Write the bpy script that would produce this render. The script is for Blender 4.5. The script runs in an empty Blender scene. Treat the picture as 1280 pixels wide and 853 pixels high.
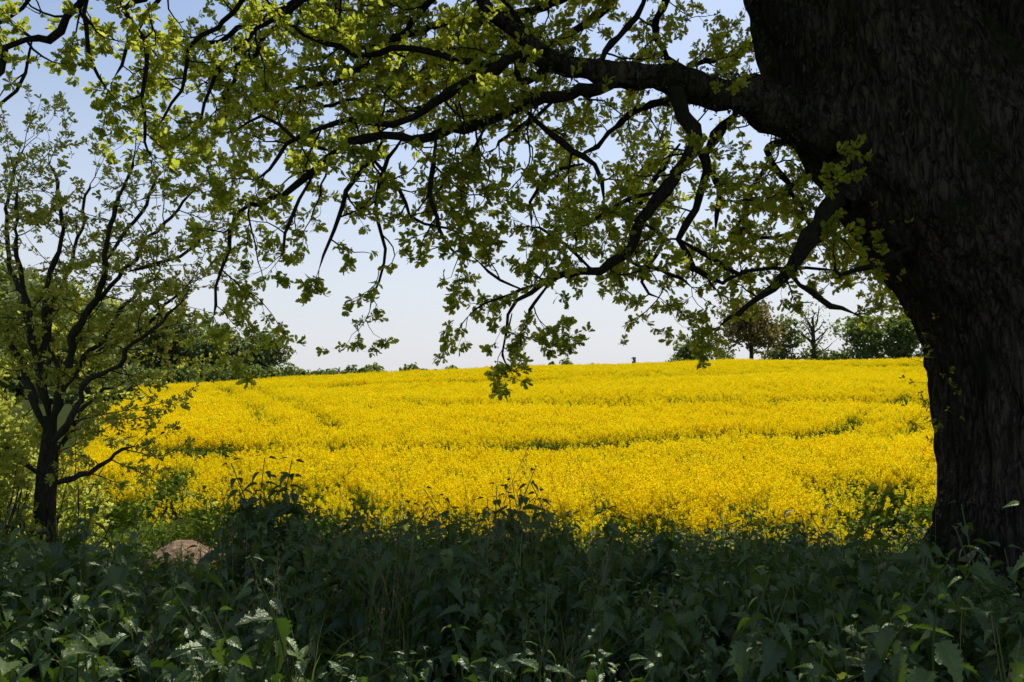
import bpy, math, random
import numpy as np
from mathutils import Vector, Matrix, Euler, noise as mnoise

random.seed(7); rng = np.random.default_rng(7)
scene = bpy.context.scene
scene.view_settings.view_transform = 'Standard'
scene.view_settings.look = 'None'
scene.view_settings.exposure = 0

CAM_Z = 1.6
PITCH = 0.0455
K = 0.0009375

# ------------------------------------------------------------------ helpers
def sv(px, py, d):
    """site survey: bearing / elevation readings + distance north -> metres"""
    u = (px-640)*K; v = (426.5-py)*K
    c, s = math.cos(PITCH), math.sin(PITCH)
    y = c - v*s; z = s + v*c
    return Vector((u/y*d, d, CAM_Z + z/y*d))

def ss(a, b, x):
    t = np.clip((np.asarray(x, float)-a)/(b-a), 0, 1)
    return t*t*(3-2*t)

def wob(x, y, f, seed=0):
    return (np.sin(x*f*1.0+y*f*.7+seed)+np.sin(-x*f*.63+y*f*1.31+seed*2.1)+np.sin(x*f*1.9-y*f*.4+seed*.7)*.6
            + np.sin(x*f*2.7+y*f*2.3+seed*1.7)*.4)/3.0

CX = [-400,-150,-90,-60,-49,-28,0,30,60,110,300]
CZ = [-4,-3.5,-2.6,-0.9,0.1,1.9,3.4,4.2,4.3,3.8,2]
def terr(x, y):
    x = np.asarray(x, float); y = np.asarray(y, float)
    bank = -0.38*ss(3.5, 8, y) - 0.82*ss(8.0, 11.2, y)
    t = np.clip((y-11)/109., 0, 1.0)
    f = (t-.22*t**4)/.78
    g = bank + np.interp(x, CX, CZ)*f
    g = g - 6*ss(124, 300, y)
    g = g + 0.24*wob(x, y, .13, 1)*ss(12, 30, y)*(1-ss(110, 150, y)) + 0.05*wob(x, y, 1.3, 4)*(1-ss(9, 14, y))
    return g
def tz(x, y): return float(terr(x, y))

class MB:
    def __init__(s): s.v=[]; s.f=[]; s.m=[]; s.n=0
    def add(s, vs, fs, mi=0, M=None):
        if M is not None: vs = [tuple(M @ Vector(a)) for a in vs]
        b = s.n
        s.v.extend([tuple(a) for a in vs]); s.n += len(vs)
        for f in fs:
            s.f.append(tuple(i+b for i in f)); s.m.append(mi)
    def obj(s, name, mats, smooth=False, link=True, parent=None, coll=None):
        me = bpy.data.meshes.new(name)
        me.from_pydata(s.v, [], s.f)
        for m in mats: me.materials.append(m)
        if len(mats) > 1: me.polygons.foreach_set('material_index', s.m)
        if smooth: me.polygons.foreach_set('use_smooth', [True]*len(s.f))
        me.update()
        o = bpy.data.objects.new(name, me)
        if coll is not None: coll.objects.link(o)
        elif link: scene.collection.objects.link(o)
        if parent: o.parent = parent
        return o

def empty(name):
    o = bpy.data.objects.new(name, None); scene.collection.objects.link(o); return o

def catmull(P, step):
    """P rows (x,y,z,r)"""
    P = np.array(P, float); out=[]
    Q = np.vstack([2*P[0]-P[1], P, 2*P[-1]-P[-2]])
    for i in range(1, len(Q)-2):
        L = np.linalg.norm(Q[i+1,:3]-Q[i,:3]); n = max(2, int(L/step))
        for k in range(n):
            t = k/n
            a,b,c,d = Q[i-1],Q[i],Q[i+1],Q[i+2]
            out.append(.5*((2*b)+(-a+c)*t+(2*a-5*b+4*c-d)*t*t+(-a+3*b-3*c+d)*t**3))
    out.append(P[-1]); o = np.array(out)
    o[:,3] = np.maximum(o[:,3], P[:,3].min()*.9)
    return o

def tube(mb, P, nseg, mi=0, disp=None):
    P = np.asarray(P, float); n = len(P)
    T = np.gradient(P[:,:3], axis=0)
    T /= (np.linalg.norm(T, axis=1)[:,None]+1e-9)
    ref = np.array([0,0,1.]) if abs(T[0,2]) < .8 else np.array([0,1.,0])
    N = np.cross(T[0], ref); N /= np.linalg.norm(N)
    ang = np.linspace(0, 2*math.pi, nseg, endpoint=False)
    ca, sa = np.cos(ang), np.sin(ang)
    vs=[]; s=0.
    for i in range(n):
        N = N - T[i]*np.dot(N, T[i]); N /= (np.linalg.norm(N)+1e-9)
        B = np.cross(T[i], N)
        if i: s += np.linalg.norm(P[i,:3]-P[i-1,:3])
        r = np.full(nseg, P[i,3])
        if disp is not None: r = r + disp(ang, s, P[i])
        ring = P[i,:3] + (ca*r)[:,None]*N + (sa*r)[:,None]*B
        vs.extend(map(tuple, ring))
    fs=[]
    for i in range(n-1):
        for j in range(nseg):
            k=(j+1)%nseg
            fs.append((i*nseg+j, i*nseg+k, (i+1)*nseg+k, (i+1)*nseg+j))
    mb.add(vs, fs, mi)

# ------------------------------------------------------------------ materials
def newmat(name):
    m = bpy.data.materials.new(name); m.use_nodes = True
    nt = m.node_tree; nt.nodes.clear()
    out = nt.nodes.new('ShaderNodeOutputMaterial')
    return m, nt, out

def leafmat(name, c1, c2, t1, t2, fac=.45, gloss=0., rough=.45, nscale=.6, inst=True, bump=0):
    m, nt, out = newmat(name); N = nt.nodes; L = nt.links
    geo = N.new('ShaderNodeNewGeometry')
    nz = N.new('ShaderNodeTexNoise'); nz.inputs['Scale'].default_value = nscale; nz.inputs['Detail'].default_value = 2
    L.new(geo.outputs['Position'], nz.inputs['Vector'])
    add = N.new('ShaderNodeMath'); add.operation='ADD'
    if inst:
        oi = N.new('ShaderNodeObjectInfo'); L.new(oi.outputs['Random'], add.inputs[0])
    else: add.inputs[0].default_value=.5
    L.new(nz.outputs['Fac'], add.inputs[1])
    add2 = N.new('ShaderNodeMath'); add2.operation='ADD'
    L.new(add.outputs[0], add2.inputs[0]); L.new(geo.outputs['Random Per Island'], add2.inputs[1])
    mul = N.new('ShaderNodeMapRange')
    mul.inputs['From Min'].default_value=.6 if inst else .9; mul.inputs['From Max'].default_value=2.3 if inst else 2.1
    L.new(add2.outputs[0], mul.inputs['Value'])
    def mix(a, b):
        x = N.new('ShaderNodeMix'); x.data_type='RGBA'
        x.inputs[6].default_value=(*a,1); x.inputs[7].default_value=(*b,1)
        L.new(mul.outputs['Result'], x.inputs[0]); return x.outputs[2]
    p = N.new('ShaderNodeBsdfDiffuse')
    L.new(mix(c1,c2), p.inputs['Color'])
    tr = N.new('ShaderNodeBsdfTranslucent'); L.new(mix(t1,t2), tr.inputs['Color'])
    nrm=None
    if bump:
        b2=N.new('ShaderNodeTexNoise'); b2.inputs['Scale'].default_value=95; b2.inputs['Detail'].default_value=1
        L.new(geo.outputs['Position'], b2.inputs['Vector'])
        bp=N.new('ShaderNodeBump'); bp.inputs['Strength'].default_value=bump; bp.inputs['Distance'].default_value=.006
        L.new(b2.outputs['Fac'],bp.inputs['Height']); nrm=bp.outputs[0]; L.new(nrm,p.inputs['Normal'])
    ms = N.new('ShaderNodeMixShader'); ms.inputs[0].default_value=fac
    L.new(p.outputs[0], ms.inputs[1]); L.new(tr.outputs[0], ms.inputs[2])
    res = ms.outputs[0]
    if gloss>0:
        g = N.new('ShaderNodeBsdfGlossy'); g.inputs['Roughness'].default_value=rough; g.inputs['Color'].default_value=(.9,.95,.8,1)
        if nrm: L.new(nrm,g.inputs['Normal'])
        m2 = N.new('ShaderNodeMixShader'); m2.inputs[0].default_value=gloss
        L.new(res, m2.inputs[1]); L.new(g.outputs[0], m2.inputs[2]); res=m2.outputs[0]
    L.new(res, out.inputs['Surface'])
    return m

def barkmat(name, c1, c2, scale=8., strength=.8, dist=.03):
    m, nt, out = newmat(name); N = nt.nodes; L = nt.links
    tc = N.new('ShaderNodeTexCoord'); mp = N.new('ShaderNodeMapping')
    mp.inputs['Scale'].default_value=(1,1,.20)
    L.new(tc.outputs['Object'], mp.inputs['Vector'])
    nz = N.new('ShaderNodeTexNoise'); nz.inputs['Scale'].default_value=scale*1.6; nz.inputs['Detail'].default_value=8; nz.inputs['Roughness'].default_value=.65; nz.inputs['Distortion'].default_value=1.5
    L.new(mp.outputs[0], nz.inputs['Vector'])
    big = N.new('ShaderNodeTexNoise'); big.inputs['Scale'].default_value=1.7; big.inputs['Detail'].default_value=4
    L.new(tc.outputs['Object'], big.inputs['Vector'])
    wr = N.new('ShaderNodeVectorMath'); wr.operation='MULTIPLY_ADD'; wr.inputs[1].default_value=(.16,.16,.16)
    L.new(nz.outputs['Color'], wr.inputs[0]); L.new(mp.outputs[0], wr.inputs[2])
    vo = N.new('ShaderNodeTexVoronoi'); vo.inputs['Scale'].default_value=scale*2.6; vo.feature='DISTANCE_TO_EDGE'
    L.new(wr.outputs[0], vo.inputs['Vector'])
    ml = N.new('ShaderNodeMath'); ml.operation='MULTIPLY'; L.new(vo.outputs['Distance'], ml.inputs[0]); ml.inputs[1].default_value=1.2
    ad = N.new('ShaderNodeMath'); ad.operation='ADD'; L.new(ml.outputs[0], ad.inputs[0]); L.new(nz.outputs['Fac'], ad.inputs[1])
    cr = N.new('ShaderNodeValToRGB'); cr.color_ramp.elements[0].color=(*c1,1); cr.color_ramp.elements[1].color=(*c2,1)
    cr.color_ramp.elements[0].position=.45; cr.color_ramp.elements[1].position=.88
    L.new(ad.outputs[0], cr.inputs['Fac'])
    mx = N.new('ShaderNodeMix'); mx.data_type='RGBA'; mx.inputs[7].default_value=(.028,.034,.015,1)
    mr = N.new('ShaderNodeMapRange'); mr.inputs['From Min'].default_value=.48; mr.inputs['From Max'].default_value=.68; mr.inputs['To Max'].default_value=.7
    L.new(big.outputs['Fac'],mr.inputs['Value']); L.new(mr.outputs[0],mx.inputs[0]); L.new(cr.outputs[0],mx.inputs[6])
    bp = N.new('ShaderNodeBump'); bp.inputs['Strength'].default_value=strength; bp.inputs['Distance'].default_value=dist
    L.new(ad.outputs[0], bp.inputs['Height'])
    p = N.new('ShaderNodeBsdfDiffuse'); p.inputs['Roughness'].default_value=.9
    L.new(mx.outputs[2], p.inputs['Color']); L.new(bp.outputs[0], p.inputs['Normal']); L.new(p.outputs[0], out.inputs['Surface'])
    return m

M_oak = leafmat('oak_leaf', (.06,.095,.012), (.12,.15,.02), (.46,.56,.03), (.86,.86,.11), .57, inst=False, nscale=1.1)
M_shadecrown = leafmat('shade_crown_leaf', (.04,.07,.012), (.08,.11,.02), (.14,.22,.02), (.30,.38,.04), .4)  # leaves of the unseen crown added for shade
M_young = leafmat('hawthorn_leaf', (.085,.11,.02), (.15,.17,.035), (.52,.58,.05), (.84,.82,.16), .52, inst=False)
M_nettle = leafmat('nettle_leaf', (.024,.048,.010), (.095,.145,.030), (.06,.13,.012), (.20,.32,.03), .27, .05, .45, 1.9, inst=False, bump=.6)
M_grass = leafmat('grass_blade', (.05,.08,.018), (.13,.165,.035), (.16,.25,.02), (.34,.42,.05), .4, .03, .45, 1.2, inst=False)
M_margin = leafmat('margin_grass', (.06,.10,.02), (.12,.16,.03), (.24,.36,.03), (.42,.50,.06), .42, 0, .5)
M_straw = leafmat('dry_grass', (.22,.18,.09), (.34,.28,.15), (.3,.25,.12), (.4,.33,.18), .3, inst=False)
M_yellow = leafmat('rape_petal', (.94,.70,.004), (.98,.83,.014), (.94,.70,.004), (.98,.83,.012), .47, 0, .6, .25)
M_rapegreen = leafmat('rape_stem', (.12,.18,.03), (.18,.24,.04), (.28,.40,.03), (.40,.50,.05), .42, 0, .5)
M_white = leafmat('white_petal', (.7,.7,.62), (.8,.8,.75), (.7,.7,.6), (.8,.8,.7), .3)
M_far1 = leafmat('hazed_wood_leaf', (.06,.09,.038), (.13,.16,.06), (.20,.27,.08), (.40,.45,.14), .45, 0, .7, .3, inst=False)  # distance haze put into the leaf colours, paler and less saturated
M_far2 = leafmat('hazed_hedge_leaf', (.06,.09,.03), (.13,.17,.055), (.22,.30,.06), (.42,.48,.12), .45, 0, .7, .3, inst=False)  # hedge green lightened to carry the same distance haze
M_far3 = leafmat('hazed_copper_leaf', (.07,.065,.026), (.14,.12,.045), (.24,.21,.06), (.40,.35,.11), .42, 0, .7, .3, inst=False)  # copper foliage with distance haze mixed into its colour
M_ivy = leafmat('ivy_leaf', (.02,.03,.010), (.045,.06,.02), (.05,.08,.015), (.10,.13,.03), .3, .03, .4)
M_bark = barkmat('oak_bark', (.014,.012,.009), (.125,.102,.078), 7, 1.0, .06)
M_twig = barkmat('twig_bark', (.014,.011,.008), (.05,.042,.03), 14, .5, .01)
M_bark2 = barkmat('grey_bark', (.03,.027,.02), (.10,.09,.065), 14, .4, .01)

def groundmat():
    m, nt, out = newmat('ground'); N = nt.nodes; L = nt.links
    geo = N.new('ShaderNodeNewGeometry')
    n1 = N.new('ShaderNodeTexNoise'); n1.inputs['Scale'].default_value=1.3; n1.inputs['Detail'].default_value=8
    n2 = N.new('ShaderNodeTexNoise'); n2.inputs['Scale'].default_value=14; n2.inputs['Detail'].default_value=6
    L.new(geo.outputs['Position'], n1.inputs['Vector']); L.new(geo.outputs['Position'], n2.inputs['Vector'])
    cr = N.new('ShaderNodeValToRGB')
    e = cr.color_ramp.elements; e[0].color=(.05,.08,.02,1); e[0].position=.42; e[1].color=(.08,.066,.035,1); e[1].position=.68
    L.new(n1.outputs['Fac'], cr.inputs['Fac'])
    mx = N.new('ShaderNodeMix'); mx.data_type='RGBA'; mx.blend_type='MULTIPLY'; mx.inputs[0].default_value=.7
    L.new(cr.outputs[0], mx.inputs[6]); L.new(n2.outputs['Color'], mx.inputs[7])
    bp = N.new('ShaderNodeBump'); bp.inputs['Strength'].default_value=.7; bp.inputs['Distance'].default_value=.05
    L.new(n2.outputs['Fac'], bp.inputs['Height'])
    p = N.new('ShaderNodeBsdfDiffuse')
    L.new(mx.outputs[2], p.inputs['Color']); L.new(bp.outputs[0], p.inputs['Normal']); L.new(p.outputs[0], out.inputs['Surface'])
    return m
def soilmat():
    m, nt, out = newmat('dry_soil'); N = nt.nodes; L = nt.links
    geo = N.new('ShaderNodeNewGeometry')
    n2 = N.new('ShaderNodeTexNoise'); n2.inputs['Scale'].default_value=9; n2.inputs['Detail'].default_value=8
    L.new(geo.outputs['Position'], n2.inputs['Vector'])
    cr = N.new('ShaderNodeValToRGB'); e=cr.color_ramp.elements
    e[0].color=(.14,.09,.06,1); e[0].position=.35; e[1].color=(.34,.23,.16,1); e[1].position=.65
    L.new(n2.outputs['Fac'], cr.inputs['Fac'])
    bp = N.new('ShaderNodeBump'); bp.inputs['Distance'].default_value=.06
    L.new(n2.outputs['Fac'], bp.inputs['Height'])
    p = N.new('ShaderNodeBsdfDiffuse')
    L.new(cr.outputs[0], p.inputs['Color']); L.new(bp.outputs[0], p.inputs['Normal']); L.new(p.outputs[0], out.inputs['Surface'])
    return m

# ------------------------------------------------------------------ terrain
def grid_obj(name, xs, ys, zf, mat):
    X, Y = np.meshgrid(xs, ys); Z = zf(X, Y)
    nx, ny = len(xs), len(ys)
    me = bpy.data.meshes.new(name)
    v = np.stack([X.ravel(), Y.ravel(), Z.ravel()], 1)
    i = np.arange(nx*ny).reshape(ny, nx)
    f = np.stack([i[:-1,:-1].ravel(), i[:-1,1:].ravel(), i[1:,1:].ravel(), i[1:,:-1].ravel()], 1)
    me.from_pydata(v.tolist(), [], f.tolist()); me.materials.append(mat)
    me.polygons.foreach_set('use_smooth', [True]*len(f)); me.update()
    o = bpy.data.objects.new(name, me); scene.collection.objects.link(o); return o
xa = np.concatenate([np.linspace(0,14,70), np.linspace(14.5,120,90), np.geomspace(125,3500,26)])
xs = np.concatenate([-xa[::-1][:-1], xa])
ys = np.concatenate([-np.geomspace(3000,14,14), np.linspace(-12,16,120), np.linspace(16.5,160,130), np.geomspace(165,4000,30)])
grid_obj('ground', xs, ys, terr, groundmat())

SX, SY = -4.55, 12.0
def soilz(X, Y):
    r = np.sqrt(((X-SX)/1.25)**2+((Y-SY)/1.3)**2) + .22*wob(X,Y,2.6,2)
    return terr(X,Y) + .50*(1-ss(.05,1.0,r)) - .05 + .07*wob(X,Y,6,3)*(1-ss(.6,1.1,r))
grid_obj('bare_soil', np.linspace(SX-1.8,SX+1.8,60), np.linspace(SY-2,SY+2,66), soilz, soilmat())

# ------------------------------------------------------------------ instancing
def scatter(name, pts, rots, scl, idx, coll, parent=None, realize=False):
    me = bpy.data.meshes.new(name)
    pts = np.asarray(pts, np.float32); n = len(pts)
    me.vertices.add(n); me.vertices.foreach_set('co', pts.ravel())
    a = me.attributes.new('rot','FLOAT_VECTOR','POINT'); a.data.foreach_set('vector', np.asarray(rots,np.float32).ravel())
    a = me.attributes.new('scl','FLOAT','POINT'); a.data.foreach_set('value', np.asarray(scl,np.float32))
    a = me.attributes.new('idx','INT','POINT'); a.data.foreach_set('value', np.asarray(idx,np.int32))
    me.update()
    o = bpy.data.objects.new(name, me); scene.collection.objects.link(o)
    if parent: o.parent = parent
    ng = bpy.data.node_groups.new(name+'_scatter','GeometryNodeTree')
    ng.interface.new_socket('Geometry', in_out='INPUT', socket_type='NodeSocketGeometry')
    ng.interface.new_socket('Geometry', in_out='OUTPUT', socket_type='NodeSocketGeometry')
    N=ng.nodes; L=ng.links
    gi=N.new('NodeGroupInput'); go=N.new('NodeGroupOutput')
    ci=N.new('GeometryNodeCollectionInfo'); ci.inputs['Collection'].default_value=coll
    ci.inputs['Separate Children'].default_value=True; ci.inputs['Reset Children'].default_value=True
    iop=N.new('GeometryNodeInstanceOnPoints'); iop.inputs['Pick Instance'].default_value=True
    def na(nm, t):
        x=N.new('GeometryNodeInputNamedAttribute'); x.data_type=t; x.inputs['Name'].default_value=nm
        return [s for s in x.outputs if s.enabled and s.name=='Attribute'][0]
    e2r=N.new('FunctionNodeEulerToRotation')
    L.new(na('rot','FLOAT_VECTOR'), e2r.inputs[0]); L.new(e2r.outputs[0], iop.inputs['Rotation'])
    L.new(na('scl','FLOAT'), iop.inputs['Scale']); L.new(na('idx','INT'), iop.inputs['Instance Index'])
    L.new(gi.outputs[0], iop.inputs['Points']); L.new(ci.outputs[0], iop.inputs['Instance'])
    if realize:
        rl=N.new('GeometryNodeRealizeInstances'); L.new(iop.outputs[0], rl.inputs[0]); L.new(rl.outputs[0], go.inputs[0])
    else: L.new(iop.outputs[0], go.inputs[0])
    md=o.modifiers.new('scatter','NODES'); md.node_group=ng
    return o
def lib(name): return bpy.data.collections.new(name)

# ------------------------------------------------------------------ leaf shapes
OAK = [(0,.02),(.14,.07),(.25,.17),(.33,.10),(.45,.26),(.54,.15),(.66,.32),(.76,.2),(.87,.22),(1,.02)]
SIMPLE = [(0,.02),(.3,.22),(.65,.27),(1,.02)]
NET = [(i/14., (.34*math.sin(math.pi*min(1,(i/14.*.97+.03))**.58))*(1.0 if i%2 else .66)+.005) for i in range(15)]
HAW = [(0,.03),(.3,.22),(.5,.16),(.75,.27),(1,.05)]
def leaf(mb, M, L, prof, fold=.25, curl=.3, mi=0):
    vs=[]; n=len(prof)
    for t,w in prof:
        z=-curl*L*t*t
        vs += [(L*t,0,z),(L*t, w*L, z+fold*w*L),(L*t,-w*L, z+fold*w*L)]
    fs=[]
    for i in range(n-1):
        a=i*3; b=a+3
        fs += [(a,b,b+1,a+1),(a,a+2,b+2,b)]
    mb.add(vs, fs, mi, M)
def RM(loc, yaw, pitch, roll=0):
    return Matrix.Translation(loc) @ Matrix.Rotation(yaw,4,'Z') @ Matrix.Rotation(-pitch,4,'Y') @ Matrix.Rotation(roll,4,'X')
U = random.uniform

c_oak = lib('oak_leaf_rosettes')
for k in range(7):
    mb=MB(); n=random.choice([5,6,7,8])
    for i in range(n):
        a=i/n*2*math.pi+U(-.5,.5); sp=U(.35,1.35)
        d=Vector((math.cos(sp), math.sin(sp)*math.cos(a), math.sin(sp)*math.sin(a)))
        q=d.to_track_quat('X','Z').to_matrix().to_4x4()
        leaf(mb, Matrix.Translation(d*.008-Vector((U(0,.04),0,0))) @ q @ Matrix.Rotation(U(-.9,.9),4,'X'), U(.036,.074), OAK, U(.1,.5), U(.1,.6))
    for i in range(random.choice([0,2,3])):
        x=Vector((U(-.02,.01),0,0)); ang=U(0,6.3)
        d=Vector((.3*math.cos(ang),.3*math.sin(ang),-1))
        e=x+d*U(.03,.05)
        mb.add([x+Vector((0,.001,0)),x-Vector((0,.001,0)),e-Vector((0,.003,0)),e+Vector((0,.003,0))],[(0,1,2,3)])
    mb.obj(f'oak_rosette_{k}', [M_oak], coll=c_oak)
c_spray = lib('shade_crown_sprays')  # foliage for the added crown that casts the foreground shade
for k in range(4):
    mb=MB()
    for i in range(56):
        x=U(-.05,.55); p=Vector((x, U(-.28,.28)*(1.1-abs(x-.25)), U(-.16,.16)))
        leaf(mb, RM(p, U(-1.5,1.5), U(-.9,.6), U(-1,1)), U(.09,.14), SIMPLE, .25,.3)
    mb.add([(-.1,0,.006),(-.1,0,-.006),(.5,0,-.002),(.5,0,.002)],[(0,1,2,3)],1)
    mb.obj(f'shade_spray_{k}', [M_shadecrown, M_twig], coll=c_spray)
c_young = lib('hawthorn_rosettes')
for k in range(5):
    mb=MB()
    for i in range(random.choice([6,8,10])):
        sp=U(.2,1.4); a=U(0,6.3)
        d=Vector((math.cos(sp), math.sin(sp)*math.cos(a), math.sin(sp)*math.sin(a)))
        q=d.to_track_quat('X','Z').to_matrix().to_4x4()
        leaf(mb, Matrix.Translation(d*.01-Vector((U(0,.04),0,0))) @ q @ Matrix.Rotation(U(-1,1),4,'X'), U(.03,.06), HAW, U(.1,.4), U(.0,.5))
    mb.obj(f'hawthorn_rosette_{k}', [M_young], coll=c_young)
c_ivy = lib('ivy_leaves')
for k in range(3):
    mb=MB()
    for i in range(9):
        leaf(mb, RM((U(-.03,.05),U(-.12,.12),U(-.12,.12)),U(-1,1),U(-1.4,-.2),U(-.6,.6)), U(.03,.065), HAW, .2,.3)
    mb.obj(f'ivy_{k}',[M_ivy],coll=c_ivy)

# ------------------------------------------------------------------ tree growth
def rv(s): return Vector((random.gauss(0,s),random.gauss(0,s),random.gauss(0,s)))
class Tree:
    def __init__(s): s.mb=MB(); s.leafs=[]
    def addleaf(s, p, d, sc):
        if sc<=0: return
        d=(d+rv(.35)).normalized()
        e=(d.to_track_quat('X','Z') @ Euler((U(0,6.28),0,0)).to_quaternion()).to_euler()
        s.leafs.append((tuple(p), tuple(e), sc))
    def grow(s, p, d, L, r, lvl, cfg):
        st=cfg['step']*(1 if lvl>0 else .7); n=max(3,int(L/st)); st=L/n
        P=[(*p,r)]; p=p.copy(); d=d.copy()
        for i in range(n):
            t=(i+1)/n
            g = cfg['droop']*(1-t) - cfg['lift']*t
            d=(d+rv(cfg['wander'])+Vector((0,0,-g*.2))).normalized()
            p=p+d*st
            P.append((*p, r*(1-.65*t)))
            if lvl>0:
                if random.random()<cfg['branch']:
                    cd=(d+rv(.75)).normalized()
                    s.grow(p, cd, L*U(.3,.62), r*(1-.65*t)*.6, lvl-1, cfg)
            elif random.random()<cfg['leafp']:
                s.addleaf(p, d, U(.65,1.1)*cfg['ls'])
        s.addleaf(p, d, U(.8,1.2)*cfg['ls'])
        if lvl==0 and random.random()<.5: s.addleaf(p-d*.03, d, U(.7,1)*cfg['ls'])
        tube(s.mb, P, 4 if r<.012 else 6)
    def limb(s, pts, cfg, every=.22, Lr=(.35,.9), start=0., lvl=1, nseg=9, ksub=1.):
        Q=[]
        for a in pts:
            w=sv(a[0],a[1],a[2]); Q.append((*w, a[3]*K*a[2]*.86))
        C=catmull(Q, .1)
        off=U(0,100)
        for i in range(2,len(C)):
            q=Vector((C[i,0]*1.8+off, C[i,1]*1.8, C[i,2]*1.8))
            v=mnoise.noise_vector(q)*.10 + mnoise.noise_vector(q*3.1)*.06
            C[i,:3]+=np.array(v)*min(1,i/6)
        if Q[0][3]<.075:
            C[0,3]*=.35; C[1,3]*=.6; C[2,3]*=.85
        C[-1,3]*=.4
        dsp=None
        if Q[0][3]>.03:
            def dsp(ang,s_,pp): return pp[3]*(.12*np.sin(ang*3+s_*5+off)+.08*np.sin(ang*7-s_*9)+.10*math.sin(s_*13+off)+.10*math.sin(s_*29+off))
        tube(s.mb, C, nseg if Q[0][3]>.02 else 6, 0, dsp)
        acc=0; tot=len(C)
        for i in range(1,tot):
            acc+=np.linalg.norm(C[i,:3]-C[i-1,:3])
            if i/tot<start: continue
            if acc>every*U(.5,1.5):
                acc=0
                T=Vector(C[i,:3]-C[i-1,:3]).normalized()
                side=rv(1); side=(side-T*side.dot(T)).normalized()
                d=(T*U(.1,.8)+side+Vector((0,0,-.05))).normalized()
                rr=min(C[i,3]*.5,.010*ksub)
                s.grow(Vector(C[i,:3]), d, U(*Lr)*(1.15-.45*i/tot), max(rr,.0035), lvl, cfg)
        T=Vector(C[-1,:3]-C[-3,:3]).normalized()
        for _ in range(2): s.grow(Vector(C[-1,:3]), (T+rv(.25)).normalized(), U(*Lr)*.7, max(C[-1,3],.0035), lvl, cfg)
        return C
    def finish(s, root, bark, coll, nv, lname='leaves', bname='branches'):
        s.mb.obj(bname,[bark],smooth=True,parent=root)
        P=[l[0] for l in s.leafs]; R=[l[1] for l in s.leafs]; S=[l[2] for l in s.leafs]
        scatter(lname,P,R,S,rng.integers(0,nv,len(P)),coll,parent=root,realize=True)
        print(bname, 'tubes verts', s.mb.n, 'leaf clusters', len(P))

# ------------------------------------------------------------------ OAK
oak = empty('oak_tree')
tb = MB()
def bark_disp(ang, s_, P):
    r=P[3]; z=P[2]
    out=np.zeros_like(ang)
    for j,a in enumerate(ang):
        v=Vector((math.cos(a)*2.6, math.sin(a)*2.6, s_*.55))
        n1=mnoise.noise(v)
        w=Vector((math.cos(a)*10+n1*2.5, math.sin(a)*10, s_*1.3+n1))
        n2=1-abs(mnoise.noise(w))*2.6
        w3=Vector((math.cos(a)*22, math.sin(a)*22, s_*4.5))
        out[j]=r*(.12*n1)+.045*n2*min(1,r/.5)+.028*mnoise.noise(w3)
    fl=max(0,1-(z+.25)/1.1)
    out+= r*fl**2*(.22+.20*np.sin(ang*5+.6))
    return out
def svt(rows, dz=0): return [(*sv(a,b,d), r*K*d) for a,b,d,r in rows]
trunk = svt([(1300,790,7.8,128),(1298,690,7.8,112),(1298,600,7.8,106),(1297,500,7.8,108),(1288,410,7.8,116),(1262,325,7.8,128),
             (1208,235,7.85,136),(1140,150,7.95,130),(1078,65,8.1,116),(1034,-25,8.4,98),(1000,-120,8.9,78),(960,-220,9.6,58),(900,-300,10.6,40)])
tc_ = catmull(trunk,.04)
tube(tb, tc_, 130, 0, bark_disp)
limb2 = svt([(1290,360,7.9,70),(1300,240,7.9,52),(1285,130,7.9,42),(1268,40,8.0,36),(1262,-60,8.2,33),(1290,-200,8.8,26)])
tube(tb, catmull(limb2,.05), 48, 0, bark_disp)
main = svt([(1120,165,7.95,60),(1040,155,7.7,40),(975,142,7.5,28),(920,120,7.35,22),(865,102,7.25,18),(815,97,7.15,16),(755,92,7.1,14),(700,78,7.05,12.5),(665,56,7.0,10),(630,30,7.0,8),(590,-10,7.0,6),(540,-50,7.1,4)])
mc = catmull(main,.05)
for i in range(10,len(mc)):
    mc[i,:3]+=np.array(mnoise.noise_vector(Vector(mc[i,:3])*2.3))*.08+np.array(mnoise.noise_vector(Vector(mc[i,:3])*6))*.02
tube(tb, mc, 32, 0, lambda a,s_,P: bark_disp(a,s_,P)*.8+P[3]*(.12*math.sin(s_*9)+.08*math.sin(s_*23)))
low2 = svt([(1180,260,7.9,60),(1110,215,7.7,40),(1070,235,7.5,22),(1050,255,7.3,13)])
tube(tb, catmull(low2,.05), 32, 0, bark_disp)
tb.obj('trunk',[M_bark],smooth=True,parent=oak)
random.seed(3); ip=[];ir=[];isx=[]
for i in range(1100):
    row=tc_[int(len(tc_)*random.random()**.8*.8)+5]; a=U(0,6.3)
    if mnoise.noise(Vector((math.cos(a)*2,math.sin(a)*2,row[2]*.8)))<.02 and row[2]<3.8: continue
    p=Vector((row[0]+math.cos(a)*row[3]*1.02, row[1]+math.sin(a)*row[3]*1.02, row[2]+U(-.1,.1)))
    ip.append(tuple(p)); ir.append((0,U(-.3,.3),a)); isx.append(U(.5,1.0))
for i in range(420):
    row=mc[int(len(mc)*random.random()*.75)]; a=U(0,6.3)
    if mnoise.noise(Vector(row[:3])*1.7)<-.05: continue
    ip.append((row[0],row[1]+math.cos(a)*row[3],row[2]+math.sin(a)*row[3])); ir.append((U(0,6),U(-.6,.6),U(0,6))); isx.append(U(.4,.85))
scatter('ivy',ip,ir,isx,rng.integers(0,3,len(ip)),c_ivy,parent=oak)

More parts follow.
